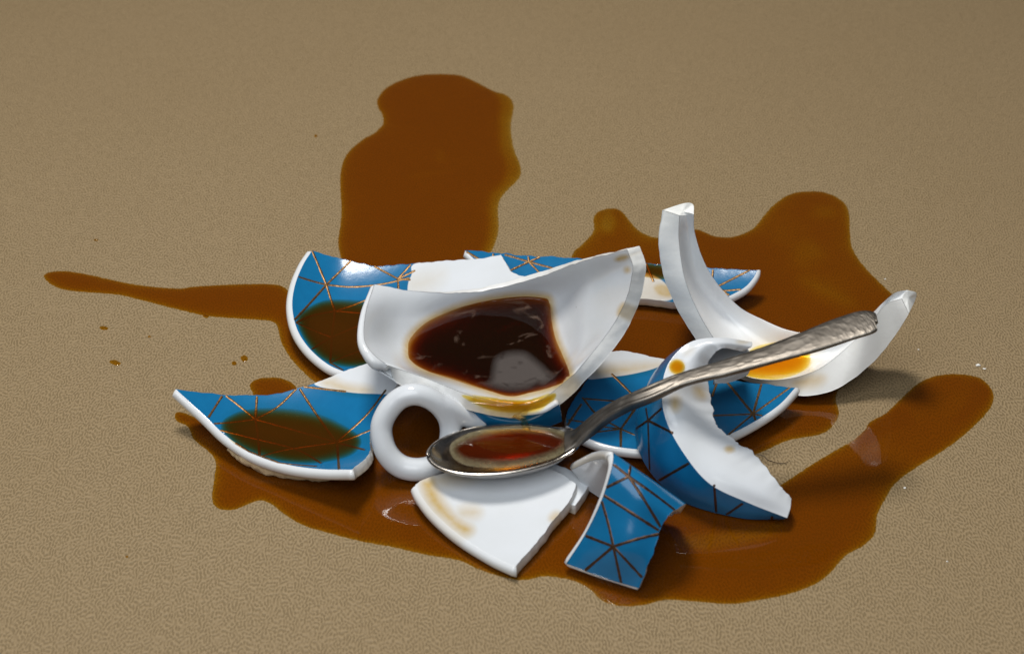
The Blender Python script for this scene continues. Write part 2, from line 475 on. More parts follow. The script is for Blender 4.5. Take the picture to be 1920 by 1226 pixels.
def gilt_lines(parent, bv, lines, width=0.74, ext=9.0, mat=None):
    ends_ = [np.array(e, float) for l_ in lines for e in (l_[0], l_[-1])]
    for ln in lines:
        ln = [np.array(p, float) for p in ln]
        if ext:
            for e, q in ((0, 1), (-1, -2)):
                if sum(np.linalg.norm(x - ln[e]) < 7 for x in ends_) < 2:
                    d_ = ln[e] - ln[q]; ln[e] = ln[e] + d_ / np.linalg.norm(d_) * ext
        px = resample(np.array(cr([np.array(p, float) for p in ln], max(2, len(ln) * 6))), 3.0)
        pts = []
        for u, v in px:
            h = hit(bv, u, v)
            if h: pts.append(h)
        if len(pts) < 3: continue
        Pn = [p for p, n in pts]; V = []; F = []
        for i, (p, n) in enumerate(pts):
            t = (Pn[min(i + 1, len(pts) - 1)] - Pn[max(i - 1, 0)])
            if t.length < 1e-9: t = Vector((1, 0, 0))
            t.normalize(); s = t.cross(n).normalized()
            wd = width * MM * 0.5 * (1 + 0.25 * noise.noise(p * 900))
            for k, (o_, h_) in enumerate(((-1, 0.015), (-0.6, 0.10), (0, 0.13), (0.6, 0.10), (1, 0.015))):
                V.append(p + s * wd * o_ + n * h_ * MM)
            if i:
                b = i * 5
                for k in range(4): F.append((b - 5 + k, b - 4 + k, b + 1 + k, b + k))
        me = mesh('gilt_line', V, F); link('gilt_line', me, [mat or M_GILT], parent)

def liquid(name, outline, level, bv, step, dfun, mat, lift=0.10, men=1.2, extra=None, parent=None, curve=True):
    """level pool seen inside outline; clings to the shard (bv) where that stands above the level"""
    ol = smooth_line(list(outline) + [outline[0]], step * 5)[:-1] if curve else np.array(outline, float)
    if curve:
        ol = resample(np.array(cr([np.array(p, float) for p in outline], len(outline) * 10, True) + [np.array(outline[0], float)]), step * 4)[:-1]
    mn, mx_ = ol.min(0), ol.max(0); sx = step * 5; sy = step * 3.5
    G = np.array([(x, y) for y in np.arange(mn[1], mx_[1], sy) for x in np.arange(mn[0], mx_[0], sx)])
    d, ins = seg_dist(G, ol); G = G[ins & (d > 0.5 * sy)]
    pts = [Vector(p) for p in ol] + [Vector(p) for p in G]; nl = len(ol)
    v2, e2, f2, ov, oe, of = delaunay_2d_cdt(pts, [(i, (i + 1) % nl) for i in range(nl)], [], 1, 1e-4)
    uv = np.array([(q.x, q.y) for q in v2]); V = []
    for u, v in uv:
        p = W(u, v, level)
        if bv is not None:
            h = hit(bv, u, v)
            if h and h[0].z > p.z - 0.05 * MM: p = h[0] + h[1] * lift * MM
        V.append(np.array(p))
    V = np.array(V)
    de, _ = seg_dist(uv, ol)
    dist = de / 5.0   # about mm
    at = dfun(dist, uv)
    V[:, 2] += (1 - np.exp(-dist / men)) * 0.12 * MM
    me = mesh(name, V, [tuple(f) for f in f2], {'depth': at})
    import bmesh
    bm = bmesh.new(); bm.from_mesh(me); bmesh.ops.recalc_face_normals(bm, faces=bm.faces)
    if sum(f.normal.z for f in bm.faces) < 0: bmesh.ops.reverse_faces(bm, faces=bm.faces)
    bm.to_mesh(me); bm.free()
    return link(name, me, [mat], parent), uv

# ================================================================== TABLE
n = 60
Vt = [(x / n * 5 - 2.5, y / n * 5 - 2.5, 0) for y in range(n + 1) for x in range(n + 1)]
Ft = [(y * (n + 1) + x, y * (n + 1) + x + 1, (y + 1) * (n + 1) + x + 1, (y + 1) * (n + 1) + x) for y in range(n) for x in range(n)]
tag(link('tabletop', mesh('tabletop', Vt, Ft), [M_TABLE], smooth=False), kind='structure')

# ================================================================== SPILL ON THE TABLE
SPILL = [(82,518),(95,510),(130,509),(180,518),(250,533),(330,541),(370,537),(450,533),(510,533),(535,540),(560,565),(600,560),(638,500),(634,455),(640,400),(638,330),(650,290),(680,262),(702,250),(718,232),(716,214),(709,203),(708,186),(725,165),(760,148),(800,140),(858,141),(890,153),(925,171),(950,179),(963,198),(958,238),(964,280),(976,312),(973,335),(945,364),(934,388),(935,430),(925,465),(905,500),(905,560),(980,600),(1050,560),(1072,480),(1090,460),(1112,435),(1113,410),(1122,397),(1145,391),(1165,396),(1185,420),(1205,437),(1240,446),(1300,430),(1340,443),(1375,444),(1410,430),(1432,405),(1450,385),(1480,365),(1515,359),(1550,362),(1580,378),(1592,400),(1594,440),(1600,470),(1625,505),(1660,540),(1676,560),(1665,600),(1645,650),(1622,690),(1582,715),(1567,745),(1573,775),(1560,800),(1535,815),(1480,825),(1445,840),(1400,862),(1385,890),(1430,925),(1465,908),(1520,872),(1570,842),(1600,825),(1622,805),(1632,790),(1660,775),(1695,742),(1720,720),(1750,706),(1790,701),(1830,706),(1852,720),(1863,740),(1857,765),(1835,790),(1800,822),(1760,850),(1720,875),(1680,905),(1660,935),(1645,965),(1640,1000),(1620,1022),(1585,1042),(1560,1070),(1530,1094),(1480,1113),(1420,1125),(1370,1132),(1310,1128),(1250,1124),(1210,1133),(1170,1136),(1130,1126),(1108,1106),(1080,1090),(1055,1084),(1020,1080),(985,1087),(950,1083),(900,1068),(860,1050),(800,1040),(740,1026),(680,1015),(620,1000),(570,985),(535,965),(510,946),(490,938),(470,943),(440,955),(412,954),(398,938),(401,900),(405,870),(395,850),(365,825),(352,800),(330,788),(336,772),(400,790),(480,775),(475,740),(468,722),(485,710),(520,708),(545,716),(562,730),(600,745),(607,728),(580,708),(545,672),(527,640),(520,612),(510,603),(490,600),(440,597),(385,592),(320,577),(270,564),(220,553),(160,548),(120,543),(95,533)]
def build_spill():
    dense = cr([np.array(p, float) for p in SPILL], len(SPILL) * 6, True)
    ol = np.array([np.array(W(p[0], p[1], 0))[:2] / MM for p in dense]); ol = resample(np.vstack([ol, ol[:1]]), 0.6)[:-1]
    for i in range(len(ol)):
        ol[i] += np.array([noise.noise(Vector((ol[i][0] * 0.9, ol[i][1] * 0.9, 3))), noise.noise(Vector((ol[i][0] * 0.9, ol[i][1] * 0.9, 9)))]) * 0.22
    mn, mx_ = ol.min(0), ol.max(0)
    G = np.array([(x, y) for y in np.arange(mn[1], mx_[1], 1.0) for x in np.arange(mn[0], mx_[0], 1.0)])
    d, ins = seg_dist(G, ol)
    far = (d > 6) & ((np.round(G[:, 0] - mn[0]).astype(int) % 2 == 1) | (np.round(G[:, 1] - mn[1]).astype(int) % 2 == 1))
    G1 = G[ins & (d > 0.5) & ~far]
    pts = [Vector(p) for p in ol] + [Vector(p) for p in G1]; nl = len(ol)
    v2, e2, f2, ov, oe, of = delaunay_2d_cdt(pts, [(i, (i + 1) % nl) for i in range(nl)], [], 1, 1e-4)
    Q = np.array([(q.x, q.y) for q in v2]); de, _ = seg_dist(Q, ol)
    z = 0.03 + 0.42 * (1 - np.exp(-de / 3.2))
    z[de < 0.02] = 0.02
    V = np.c_[Q * MM, z * MM]; uv = pxs(V)
    dep = 0.38 + 0.50 * (1 - np.exp(-de / 1.1)) + 0.55 * (1 - np.exp(-de / 4.0))
    def shallow_or_sheen(poly, amt, soft):  # thins the tint, for shallow coffee and for reflections painted into it
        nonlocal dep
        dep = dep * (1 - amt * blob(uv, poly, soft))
    shallow_or_sheen([(930,170),(965,190),(965,240),(985,320),(940,380),(945,440),(915,510),(890,500),(915,430),(915,370),(945,325),(935,270),(935,200)], 0.45, 8)
    shallow_or_sheen([(1070,500),(1110,400),(1190,400),(1290,440),(1300,490),(1150,500)], 0.30, 30)  # pale reflection on the rear right puddle, painted as thinner coffee
    shallow_or_sheen([(1400,440),(1500,350),(1600,380),(1600,480),(1700,580),(1560,600),(1450,500)], 0.22, 40)  # broad reflected light on the same puddle, put into the tint
    shallow_or_sheen(ell(1550,545,60,16,25), 0.35, 14); shallow_or_sheen(ell(1515,475,30,22), 0.30, 14)  # glimmers of reflected light painted into the tint
    shallow_or_sheen(ell(1540,400,24,12), 0.3, 10); shallow_or_sheen(ell(1140,415,16,22), 0.5, 8)  # more painted glimmers on the rear right puddle
    shallow_or_sheen(ell(800,325,55,4,-8), 0.2, 4); shallow_or_sheen(ell(825,290,12,14), 0.25, 6)
    shallow_or_sheen([(1275,1000),(1400,985),(1480,975),(1440,1010),(1360,1035),(1280,1030)], 0.45, 8)  # lighter reflection on the front puddle, painted in by thinning the tint
    shallow_or_sheen([(1540,900),(1620,830),(1750,740),(1830,720),(1800,790),(1700,860),(1640,930)], 0.18, 20)
    shallow_or_sheen(ell(640,950,120,25,15), 0.12, 20)
    dep = dep + 0.45 * blob(uv, [(1630,800),(1680,765),(1700,768),(1708,790),(1660,810),(1630,830),(1600,832)], 7)  # dark reflection on the right arm, painted in as a deeper tint
    dep = dep + 0.35 * blob(uv, [(1825,712),(1855,735),(1835,760),(1790,790),(1820,745)], 6)
    dep = dep + 0.35 * blob(uv, [(1250,1050),(1400,1020),(1560,1010),(1585,1025),(1500,1060),(1300,1075)], 10)
    dep = dep + 0.30 * blob(uv, ell(775,985,30,22,-15), 7)
    me = mesh('coffee_spill', V, [tuple(f) for f in f2], {'depth': dep})  # depth also carries the reflections painted into the tint
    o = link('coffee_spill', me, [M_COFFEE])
    tag(o, 'brown coffee spilled on the beige tabletop around all the broken pieces', 'coffee spill')
build_spill()

# ================================================================== SAUCER SHARD, FRONT LEFT
fC = bowl(545, 815, 5.0, 0.0062, 0.0060, 0.0095, 0.0066)
def paintC(uv):
    white = blob(uv, [(588,718),(640,690),(700,660),(820,680),(800,735),(700,738),(640,733)], 3)
    st = 0.75 * blob(uv, [(605,718),(625,712),(650,722),(690,728),(690,736),(640,733)], 12)
    film = 0.35 * blob(uv, [(425,775),(500,755),(600,768),(690,815),(690,835),(600,785),(500,770),(430,790)], 10)
    return {'blue': 1 - white, 'stain': np.maximum(st, film * 0.5)}
shC, bvC = plate('saucer_shard', [(False, [(329,729),(370,735),(430,740),(500,740),(556,729),(600,714),(645,696),(692,680)]),
    (False, [(692,680),(730,697),(748,712),(735,737)]), (False, [(735,737),(712,775),(694,812),(692,850),(660,880)]),
    (True, [(660,880),(600,879),(535,870),(475,850),(425,818),(385,780),(352,750),(329,729)])], fC, 3.0, 0.7, paint=paintC, seed=4)
tag(shC, 'pointed blue saucer shard with dark coffee pooled on it, front left', 'saucer shard', 'shards of the broken blue and white saucer')
gilt_lines(shC, bvC, [[(418,740),(383,795)],[(383,795),(430,792),(479,786)],[(424,742),(450,762),(479,786)],[(482,740),(479,786)],[(479,786),(520,763),(556,729)],
    [(479,786),(555,807),(630,829)],[(479,786),(484,820),(487,856)],[(562,729),(590,772),(630,829)],[(630,829),(685,780),(718,738)],[(630,829),(660,820),(694,806)],
    [(630,829),(676,841)],[(632,829),(635,871)],[(383,795),(430,823),(486,856),(530,868),(585,873)],[(347,757),(365,777),(383,795)],[(570,725),(605,729),(640,733)],
    [(486,856),(540,842),(630,829)],[(395,802),(470,820),(555,842),(595,864)]])
# unglazed foot under the front rim
def sweep(name, pts, radii, mat, parent=None, ns=12, n=40, jit=0.0, flat=1.0, caps=True):
    P3 = cr([np.array([*W(*p)]) for p in pts], n); R = cr([np.array([r]) for r in radii], n)
    V = []; F = []
    up = Vector((0, 0, 1))
    for i in range(n):
        t = Vector(P3[min(i + 1, n - 1)] - P3[max(i - 1, 0)]).normalized()
        a = t.cross(up).normalized(); b = t.cross(a).normalized()
        for k in range(ns):
            an = 2 * math.pi * k / ns; r = R[i][0] * MM
            q = Vector(P3[i]) + a * math.cos(an) * r + b * math.sin(an) * r * flat
            if jit: q += (q - Vector(P3[i])).normalized() * fbm(q, 350.0) * jit * MM
            V.append(q)
        if i:
            for k in range(ns):
                F.append(((i - 1) * ns + k, (i - 1) * ns + (k + 1) % ns, i * ns + (k + 1) % ns, i * ns + k))
    F.append(tuple(range(ns - 1, -1, -1))); F.append(tuple((n - 1) * ns + k for k in range(ns)))
    me = mesh(name, V, F, {'stain': np.full(len(V), 0.35)})
    return link(name, me, [mat], parent)
sweep('foot_ring', [(428,843,2.6),(470,864,2.6),(530,880,2.4),(590,887,2.2),(640,887,2.2),(655,884,2.2)], [0.6,2.1,2.3,2.1,1.6,0.6], M_FOOT, shC, n=80, jit=0.8)

# ================================================================== SAUCER SHARD, REAR LEFT
fA = bowl(645, 628, 3.7, 0.018, 0.0040, 0.0060, 0.0062)
def paintA(uv):
    white = blob(uv, [(783,492),(772,515),(764,545),(770,640),(1000,640),(1010,470),(900,470)], 3)
    return {'blue': 1 - white, 'stain': 0.25 * blob(uv, [(770,520),(830,512),(800,545),(768,545)], 20)}
shA, bvA = plate('saucer_shard', [(False, [(585,470),(612,478),(650,488),(700,498),(740,497),(783,493),(850,488),(905,484),(939,478)]),
    (False, [(939,478),(950,494),(962,512),(988,521),(985,530)]), (False, [(985,530),(940,545),(880,572),(800,612),(735,665),(668,701)]),
    (True, [(668,701),(650,698),(615,683),(580,653),(557,617),(548,575),(553,535),(568,497),(585,470)])], fA, 3.0, 0.8, paint=paintA, seed=5)
tag(shA, 'blue saucer shard with white centre, behind the large cup piece on the left', 'saucer shard', 'shards of the broken blue and white saucer')
gilt_lines(shA, bvA, [[(586,472),(598,500),(612,534)],[(612,534),(620,560),(628,583)],[(612,534),(655,492)],[(560,519),(585,527),(612,534)],[(612,534),(660,538),(715,533),(768,521)],
    [(612,534),(580,570),(552,600)],[(628,583),(660,573),(692,560)],[(628,583),(585,592),(552,606)],[(628,583),(625,610),(622,632)],[(552,604),(590,620),(622,632)],[(622,632),(621,655),(619,680)],
    [(622,632),(680,608),(720,600)],[(619,680),(650,667),(690,652)],[(583,656),(600,645),(622,632)],[(619,680),(640,692)],[(703,500),(746,523)],[(746,523),(771,495)],[(746,523),(775,509)],[(746,523),(770,525)],[(746,523),(747,540)],[(628,583),(690,588)]], ext=4)

# ================================================================== SAUCER SHARD, REAR
cB = W(1150, 560, 3)
def fB(x, y): 
    dx = x - cB.x / MM; dy = y - cB.y / MM
    return 3.2 + max(dy + 12, 0) ** 2 * 0.011 + 0.0016 * dx * dx
def paintB(uv):
    cream = blob(uv, [(1195,512),(1240,525),(1262,560),(1200,566),(1150,560)], 6)
    wet = 0.8 * blob(uv, ell(1245, 545, 22, 13, 20), 6)
    return {'blue': 1 - cream, 'stain': np.maximum(0.35 * cream, wet)}
shB, bvB = plate('saucer_shard', [(False, [(872,470),(900,471),(960,477),(1090,485),(1200,492),(1310,501),(1420,507)]),
    (True, [(1420,507),(1412,522),(1395,540),(1362,558)]), (False, [(1362,558),(1320,566),(1265,566),(1200,560),(1100,560),(1000,545),(920,505)]),
    (True, [(920,505),(892,488),(872,470)])], fB, 3.0, 0.8, paint=paintB, seed=6)
tag(shB, 'long flat blue saucer shard lying behind the cup piece and the tall white crescent', 'saucer shard', 'shards of the broken blue and white saucer')
gilt_lines(shB, bvB, [[(875,472),(900,487)],[(992,491),(955,480)],[(992,491),(990,478)],[(992,491),(1015,481)],[(992,491),(1040,504)],[(992,491),(955,508)],[(992,491),(1012,512)],[(925,473),(925,482)],
    [(1212,495),(1222,520)],[(1337,503),(1335,530)],[(1403,508),(1350,535)],[(1360,545),(1410,541)],[(1335,530),(1365,552)]])

# ================================================================== SAUCER SHARD, MIDDLE (under the crescent piece)
fE = bowl(1230, 765, 2.9, 0.0030, 0.0034, 0.0055, 0.0050)
def paintE(uv):
    white = blob(uv, [(1090,706),(1150,706),(1200,698),(1236,687),(1262,670),(1250,650),(1100,640)], 3)
    st = 0.6 * blob(uv, [(1110,702),(1130,686),(1190,682),(1236,680),(1236,688),(1190,701),(1140,706)], 10)
    return {'blue': 1 - white, 'stain': st}
shE, bvE = plate('saucer_shard', [(False, [(1130,663),(1165,657),(1200,664),(1245,673)]), (False, [(1245,673),(1300,700),(1345,712)]), (False, [(1345,712),(1400,716),(1450,722),(1491,727)]),
    (True, [(1491,727),(1462,758),(1420,787),(1368,814),(1310,834),(1250,843),(1195,842),(1140,834),(1095,818),(1062,797)]),
    (False, [(1062,797),(1065,770),(1085,735),(1110,700),(1130,663)])], fE, 2.8, 0.8, paint=paintE, seed=7)
tag(shE, 'blue and white saucer shard lying flat under spoon neck and jagged cup piece', 'saucer shard', 'shards of the broken blue and white saucer')
gilt_lines(shE, bvE, [[(1164,804),(1164,838)],[(1164,804),(1125,809)],[(1164,804),(1120,778),(1098,752)],[(1164,804),(1192,765)],[(1164,804),(1130,800)],[(1164,804),(1183,812)],
    [(1153,707),(1183,737)],[(1106,748),(1155,752)],[(1085,765),(1062,800)],[(1062,786),(1100,792)],
    [(1412,776),(1363,716)],[(1412,776),(1426,726)],[(1412,776),(1483,725)],[(1412,776),(1338,779)],[(1412,776),(1363,817)],[(1412,776),(1435,780)],[(1412,776),(1418,791)],[(1338,735),(1345,715)]], 0.75)

# ================================================================== CUP PIECE WITH HANDLE
COF_D = [(765,652),(771,632),(800,604),(850,581),(905,565),(970,556),(1018,558),(1030,566),(1034,600),(1042,635),(1056,668),(1068,700),(1062,714),(1030,727),(995,736),(955,743),(905,728),(850,708),(800,695),(770,676)]
def paintD(uv):
    d, ins = seg_dist(uv, np.array(cr([np.array(p, float) for p in COF_D], 120, True)))
    ring = np.where(ins, 1.0, np.clip(1.2 - d / 12.0, 0, 1)) * 0.8
    lip = 0.9 * blob(uv, [(865,742),(930,748),(990,752),(1030,745),(1035,755),(975,775),(900,762)], 8)
    y1 = 0.9 * blob(uv, ell(1166,484,13,5,-15), 4); y2 = 0.8 * blob(uv, ell(1176,506,6,6), 4); y3 = 0.8 * blob(uv, ell(1165,580,6,14,25), 4)
    return {'stain': np.maximum.reduce([ring, lip, y1, y2, y3])}
def paintDu(uv):
    return {'blue': blob(uv, [(760,735),(850,745),(960,740),(1045,745),(1050,800),(960,830),(800,820)], 3)}
rowsD = [[(702,533,31),(790,547,25.5),(895,547,22.5),(1000,523,27),(1095,489,40),(1176,468,54)],
         [(686,585,31),(755,600,21),(885,588,15),(1015,568,17),(1105,535,33),(1186,503,50)],
         [(683,635,30),(760,648,17),(895,640,10),(1030,625,13.5),(1100,600,26),(1174,560,42)],
         [(699,663,28.5),(790,690,18),(900,695,12),(1032,690,14),(1086,661,22.2),(1142,620,34)],
         [(726,684,26),(800,709,24),(880,740,21),(960,757,19.8),(1015,748,20.3),(1078,700,26.2)]]
shD, bvD = loft('cup_shard', rowsD, 70, 90, (False, False, False, True), lambda i, j: 1.7 + 2.6 * max(i * i, 0.95 * j ** 4), 0.18, paintD, paintDu, seed=8)
tag(shD, 'large white cup piece with its ring handle, holding dark coffee', 'cup shard', 'shards of the broken cup')
def handle():
    V = []; F = []
    def tube(pts, rad, closed, n, ns=22):
        P3 = cr([np.array(W(*p)) for p in pts], n, closed); R_ = cr([np.array([r]) for r in rad], n, closed); b0 = len(V)
        for i in range(n):
            a_ = P3[(i + 1) % n] if closed or i < n - 1 else P3[i]; c_ = P3[i - 1] if closed or i else P3[i]
            t = Vector(a_ - c_).normalized(); a = t.cross(Vector((0.25, -0.8, 0.55))).normalized(); b = t.cross(a).normalized()
            for k in range(ns):
                an = 2 * math.pi * k / ns
                V.append(Vector(P3[i]) + (a * math.cos(an) + b * math.sin(an)) * R_[i][0] * MM)
        for i in range(n if closed else n - 1):
            for k in range(ns):
                i2 = (i + 1) % n
                F.append((b0 + i * ns + k, b0 + i * ns + (k + 1) % ns, b0 + i2 * ns + (k + 1) % ns, b0 + i2 * ns + k))
        if not closed:
            F.append(tuple(b0 + k for k in range(ns - 1, -1, -1))); F.append(tuple(b0 + (n - 1) * ns + k for k in range(ns)))
    tube([(778,739,23),(742,753,21),(716,795,15.5),(722,842,9.5),(748,872,5.2),(785,880,3.8),(820,868,4.2),(841,834,7.5),(843,790,13.5),(818,754,20)],
         [3.1,3.1,3.1,3.2,3.3,3.3,3.2,3.1,3.1,3.1], True, 110)
    pass
    tube([(812,752,20.5),(838,762,18),(866,777,14.5),(902,797,9.5)], [3.0,3.0,2.9,2.8], False, 40)
    return link('handle', mesh('handle', V, F, {'stain': [0.0] * len(V)}), [M_HANDLE], shD)
hd = handle()
md = hd.modifiers.new('remesh', 'REMESH'); md.mode = 'VOXEL'; md.voxel_size = 0.0004; md.use_smooth_shade = True
ms_ = hd.modifiers.new('smooth', 'SMOOTH'); ms_.iterations = 12

rowsW = [[(848,752,17.5),(900,768,17),(960,778,16),(1015,775,17.5),(1048,758,20)],[(855,770,13),(902,788,12.5),(958,796,12),(1013,790,13),(1052,775,15.5)],[(866,790,8),(908,806,7.5),(958,812,7),(1010,806,8.5),(1054,790,11)]]
shW, bvW = loft('outer_wall', rowsW, 24, 50, (True, False, False, False), 1.8, 0.1, lambda uv: {'blue': np.ones(len(uv))}, parent=shD, seed=18)
# ================================================================== FRONT WHITE SHARD AND THE PIECE BEHIND IT
fF = bowl(930, 960, 4.3, 0.003, 0.0025, 0.0012, 0.002, 0.01, 0.05)
def paintF(uv):
    a = 0.95 * blob(uv, [(790,905),(815,895),(822,925),(850,965),(885,990),(870,1002),(835,975),(805,945)], 12)
    b = 0.55 * blob(uv, ell(850,895,50,12,-10), 16); c = 0.6 * blob(uv, ell(1040,968,12,8,-40), 6)
    e = 0.5 * blob(uv, ell(880,960,22,12,0), 12)
    return {'stain': np.maximum.reduce([a, b, c, e])}
shF, bvF = plate('porcelain_shard', [(False, [(779,908),(800,896),(860,880),(930,868),(1000,866)]), (False, [(1000,866),(1035,880),(1062,892),(1080,907)]),
    (False, [(1080,907),(1070,935),(1040,972),(1005,1018),(966,1062)]), (True, [(966,1062),(920,1040),(860,1002),(815,962),(790,930),(779,908)])], fF, 3.4, 0.7, paint=paintF, seed=9)
tag(shF, 'white wedge shaped shard with tan coffee stains, in front of the spoon bowl', 'porcelain shard')
fK = bowl(1050, 905, 4.4, 0.0, 0.0, 0.0, 0.0, 0.02, 0.08)
shK, bvK = plate('porcelain_shard', [(False, [(1000,872),(1030,868),(1062,878),(1106,902)]), (False, [(1106,902),(1098,922),(1078,948)]), (False, [(1078,948),(1030,930),(1000,900)]), (False, [(1000,900),(998,885),(1000,872)])],
    fK, 3.4, 0.8, seed=10)
tag(shK, 'small white shard half hidden between stained wedge and curved blue wall piece', 'porcelain shard')

# ================================================================== CURVED BLUE WALL PIECE, FRONT
def paintG(uv): return {'blue': np.ones(len(uv)) - 0.0}
rowsG = [[(1062,1056,3.4),(1130,1082,3.2),(1198,1102,3)],
         [(1098,1000,12),(1163,1030,12.5),(1222,1045,11)],
         [(1127,940,21),(1187,968,20),(1240,990,17)],
         [(1145,885,28),(1205,925,25),(1258,962,20)],
         [(1150,857,30.5),(1215,897,26),(1284,945,18)],
         [(1146,846,30),(1205,890,21),(1282,945,12)],
         [(1120,848,21),(1175,895,13),(1265,952,6)],
         [(1082,868,9),(1125,915,2.5),(1230,965,2.5)]]
shG, bvG = loft('cup_shard', rowsG, 70, 44, (True, False, False, True), 2.6, 0.3, paintG, seed=11)
tag(shG, 'arched blue cup wall piece with thin white rim, frontmost of the blue shards', 'cup shard', 'shards of the broken cup')
gilt_lines(shG, bvG, [[(1150,1023),(1175,930+8),(1128,936)][::2] if False else [(1150,1024),(1140,980),(1129,942)],[(1150,1024),(1101,1005)],[(1150,1024),(1195,1010),(1238,1000)],[(1150,1024),(1092,1073)],[(1150,1024),(1166,1098)],[(1150,1024),(1206,1084)],
    [(1135,930),(1190,965),(1240,997)],[(1179,893),(1140,912)],[(1179,893),(1210,940),(1243,995)],[(1179,893),(1225,925),(1258,950)],[(1179,893),(1182,876)],[(1179,893),(1150,870)]], mat=M_GILT_DARK)

# ================================================================== JAGGED CRESCENT CUP PIECE
stH = [ # a outer foot, a2 outer wall, b rim, c inside, d jagged edge, e underneath
 [(1464,974,1.2),(1469,973,2.6),(1476,971,4.2),(1482,953,5.6),(1484,935,6.2),(1478,950,1.2)],
 [(1388,971,1.0),(1392,959,4.5),(1402,942,8.5),(1427,922,10.5),(1452,899,10.5),(1425,930,2)],
 [(1290,945,1.0),(1306,930,6.5),(1331,907,13.0),(1370,883,14.5),(1418,854,13),(1370,890,5)],
 [(1236,905,3.5),(1252,882,11),(1283,851,18.5),(1322,828,18.5),(1370,822,15.5),(1330,840,9)],
 [(1203,858,8),(1214,827,15),(1250,790,23.5),(1288,790,23.0),(1340,790,19),(1290,800,14)],
 [(1190,805,10),(1200,768,19),(1241,735,28),(1280,738,27),(1331,745,22),(1280,750,17)],
 [(1206,740,13),(1222,705,22),(1254,680,31),(1295,690,30),(1327,694,27),(1290,705,21)],
 [(1240,690,15),(1266,658,24),(1295,641,34),(1316,651,34),(1334,668,31),(1310,668,24)],
 [(1310,650,18),(1325,643,26),(1352,633,35),(1353,642,35),(1355,653,33.5),(1345,650,26)],
 [(1390,652,16),(1395,647,24),(1410,641,31),(1409,650,31),(1392,659,30),(1400,655,23)]]
def paintH(uv):
    a = 0.95 * blob(uv, ell(1269,688,14,14), 4); b = 0.75 * blob(uv, ell(1266,757,10,14), 8); c = 0.85 * blob(uv, ell(1368,842,9,6), 4)
    e = 0.4 * blob(uv, ell(1393,641,12,4), 4); g = 0.65 * blob(uv, ell(1312,735,16,10,50), 8); h = 0.25 * blob(uv, ell(1292,660,12,6,-30), 6)
    return {'stain': np.maximum.reduce([a, b, c, e, g, h])}
shH, bvH = section_loft('cup_shard', stH, [(0, 2), (2, 4), (4, 6)], [(0, 0, 1), (0, 0, 0), (1, 0.2, 0)], 110, [14, 22, 14], {4: 0.7, 5: 0.4}, paintH, seed=12)
tag(shH, 'jagged crescent cup piece, blue outside and white inside, under the spoon handle', 'cup shard', 'shards of the broken cup')
gilt_lines(shH, bvH, [[(1215,788),(1241,765)],[(1215,788),(1190,805)],[(1215,788),(1211,765)],[(1215,788),(1262,812)],[(1215,788),(1218,880)],[(1233,902),(1292,868)],[(1339,908),(1343,962)],[(1393,943),(1360,966)],[(1448,967),(1447,973)]], ext=0, mat=M_GILT_DARK)
innerH = [[(1318,660,20),(1360,645,22),(1400,652,25)],[(1328,690,20),(1366,672,22),(1408,668,25)],[(1336,706,18.5),(1372,700,20),(1410,684,22)],[(1340,720,17),(1374,715,17),(1402,703,18)]]
o, _ = loft('inner_wall', innerH, 20, 26, (False, False, False, False), 2.2, 0.2, seed=13, parent=shH)

# ================================================================== TALL WHITE CRESCENT, RIGHT
stI = [ # a outer fracture line, b inner fracture line, c inside, d far edge, e back
 [(1242,394,46),(1274,404,45),(1288,404,44.5),(1301,402,45.5),(1300,384,46),(1284,381,47)],
 [(1235,450,38),(1273,452,37.5),(1290,450,35),(1304,442,37),(1290,440,33),(1262,444,31)],
 [(1244,516,27.5),(1284,522,27.5),(1306,520,22.5),(1329,508,26),(1310,505,20),(1280,510,17)],
 [(1271,582,17),(1311,588,18),(1350,582,12),(1380,570,15.5),(1355,568,9),(1315,575,6)],
 [(1308,640,9),(1346,645,11.5),(1392,628,7),(1432,600,12),(1405,612,4),(1350,632,1)],
 [(1352,692,5),(1388,700,8.0),(1440,662,4.2),(1482,620,11),(1455,640,2),(1410,670,0.6)],
 [(1445,730,3.5),(1458,712,8.0),(1500,672,4.6),(1535,626,12),(1520,650,2),(1480,690,0.6)],
 [(1510,742,3.2),(1530,694,9.0),(1560,665,7.0),(1590,620,15),(1580,640,5),(1545,690,1)],
 [(1570,728,5),(1592,648,15),(1606,634,14.0),(1630,592,22),(1625,620,12),(1595,690,3)],
 [(1632,684,11),(1630,608,23),(1640,600,23),(1655,568,29),(1665,595,18),(1645,650,8)],
 [(1676,632,20),(1660,571,29),(1668,563,30),(1678,549,33),(1697,570,24),(1690,610,16)],
 [(1704,588,29),(1691,560,32),(1695,551,33),(1702,544,34),(1718,549,32.5),(1716,563,30)]]
def paintI(uv):
    a = 0.35 * blob(uv, [(1385,700),(1400,650),(1500,625),(1530,660),(1510,710),(1440,722)], 22)
    b = 0.65 * blob(uv, ell(1515,715,32,11,-8), 10)
    return {'stain': np.maximum(a, b)}
shI, bvI = section_loft('saucer_shard', stI, [(0, 1), (1, 3), (3, 6)], [(1, 0, 0), (0, 0, 0), (0, 0, 0)], 130, [12, 24, 18], {0: 0.12, 3: 0.06}, paintI, seed=14)
for k_, m_ in ((0, M_LIT), (1, M_LIT_BREAK)): shI.data.materials[k_] = m_
tag(shI, 'tall white crescent shard with two upturned tips and orange coffee in its hollow', 'saucer shard')

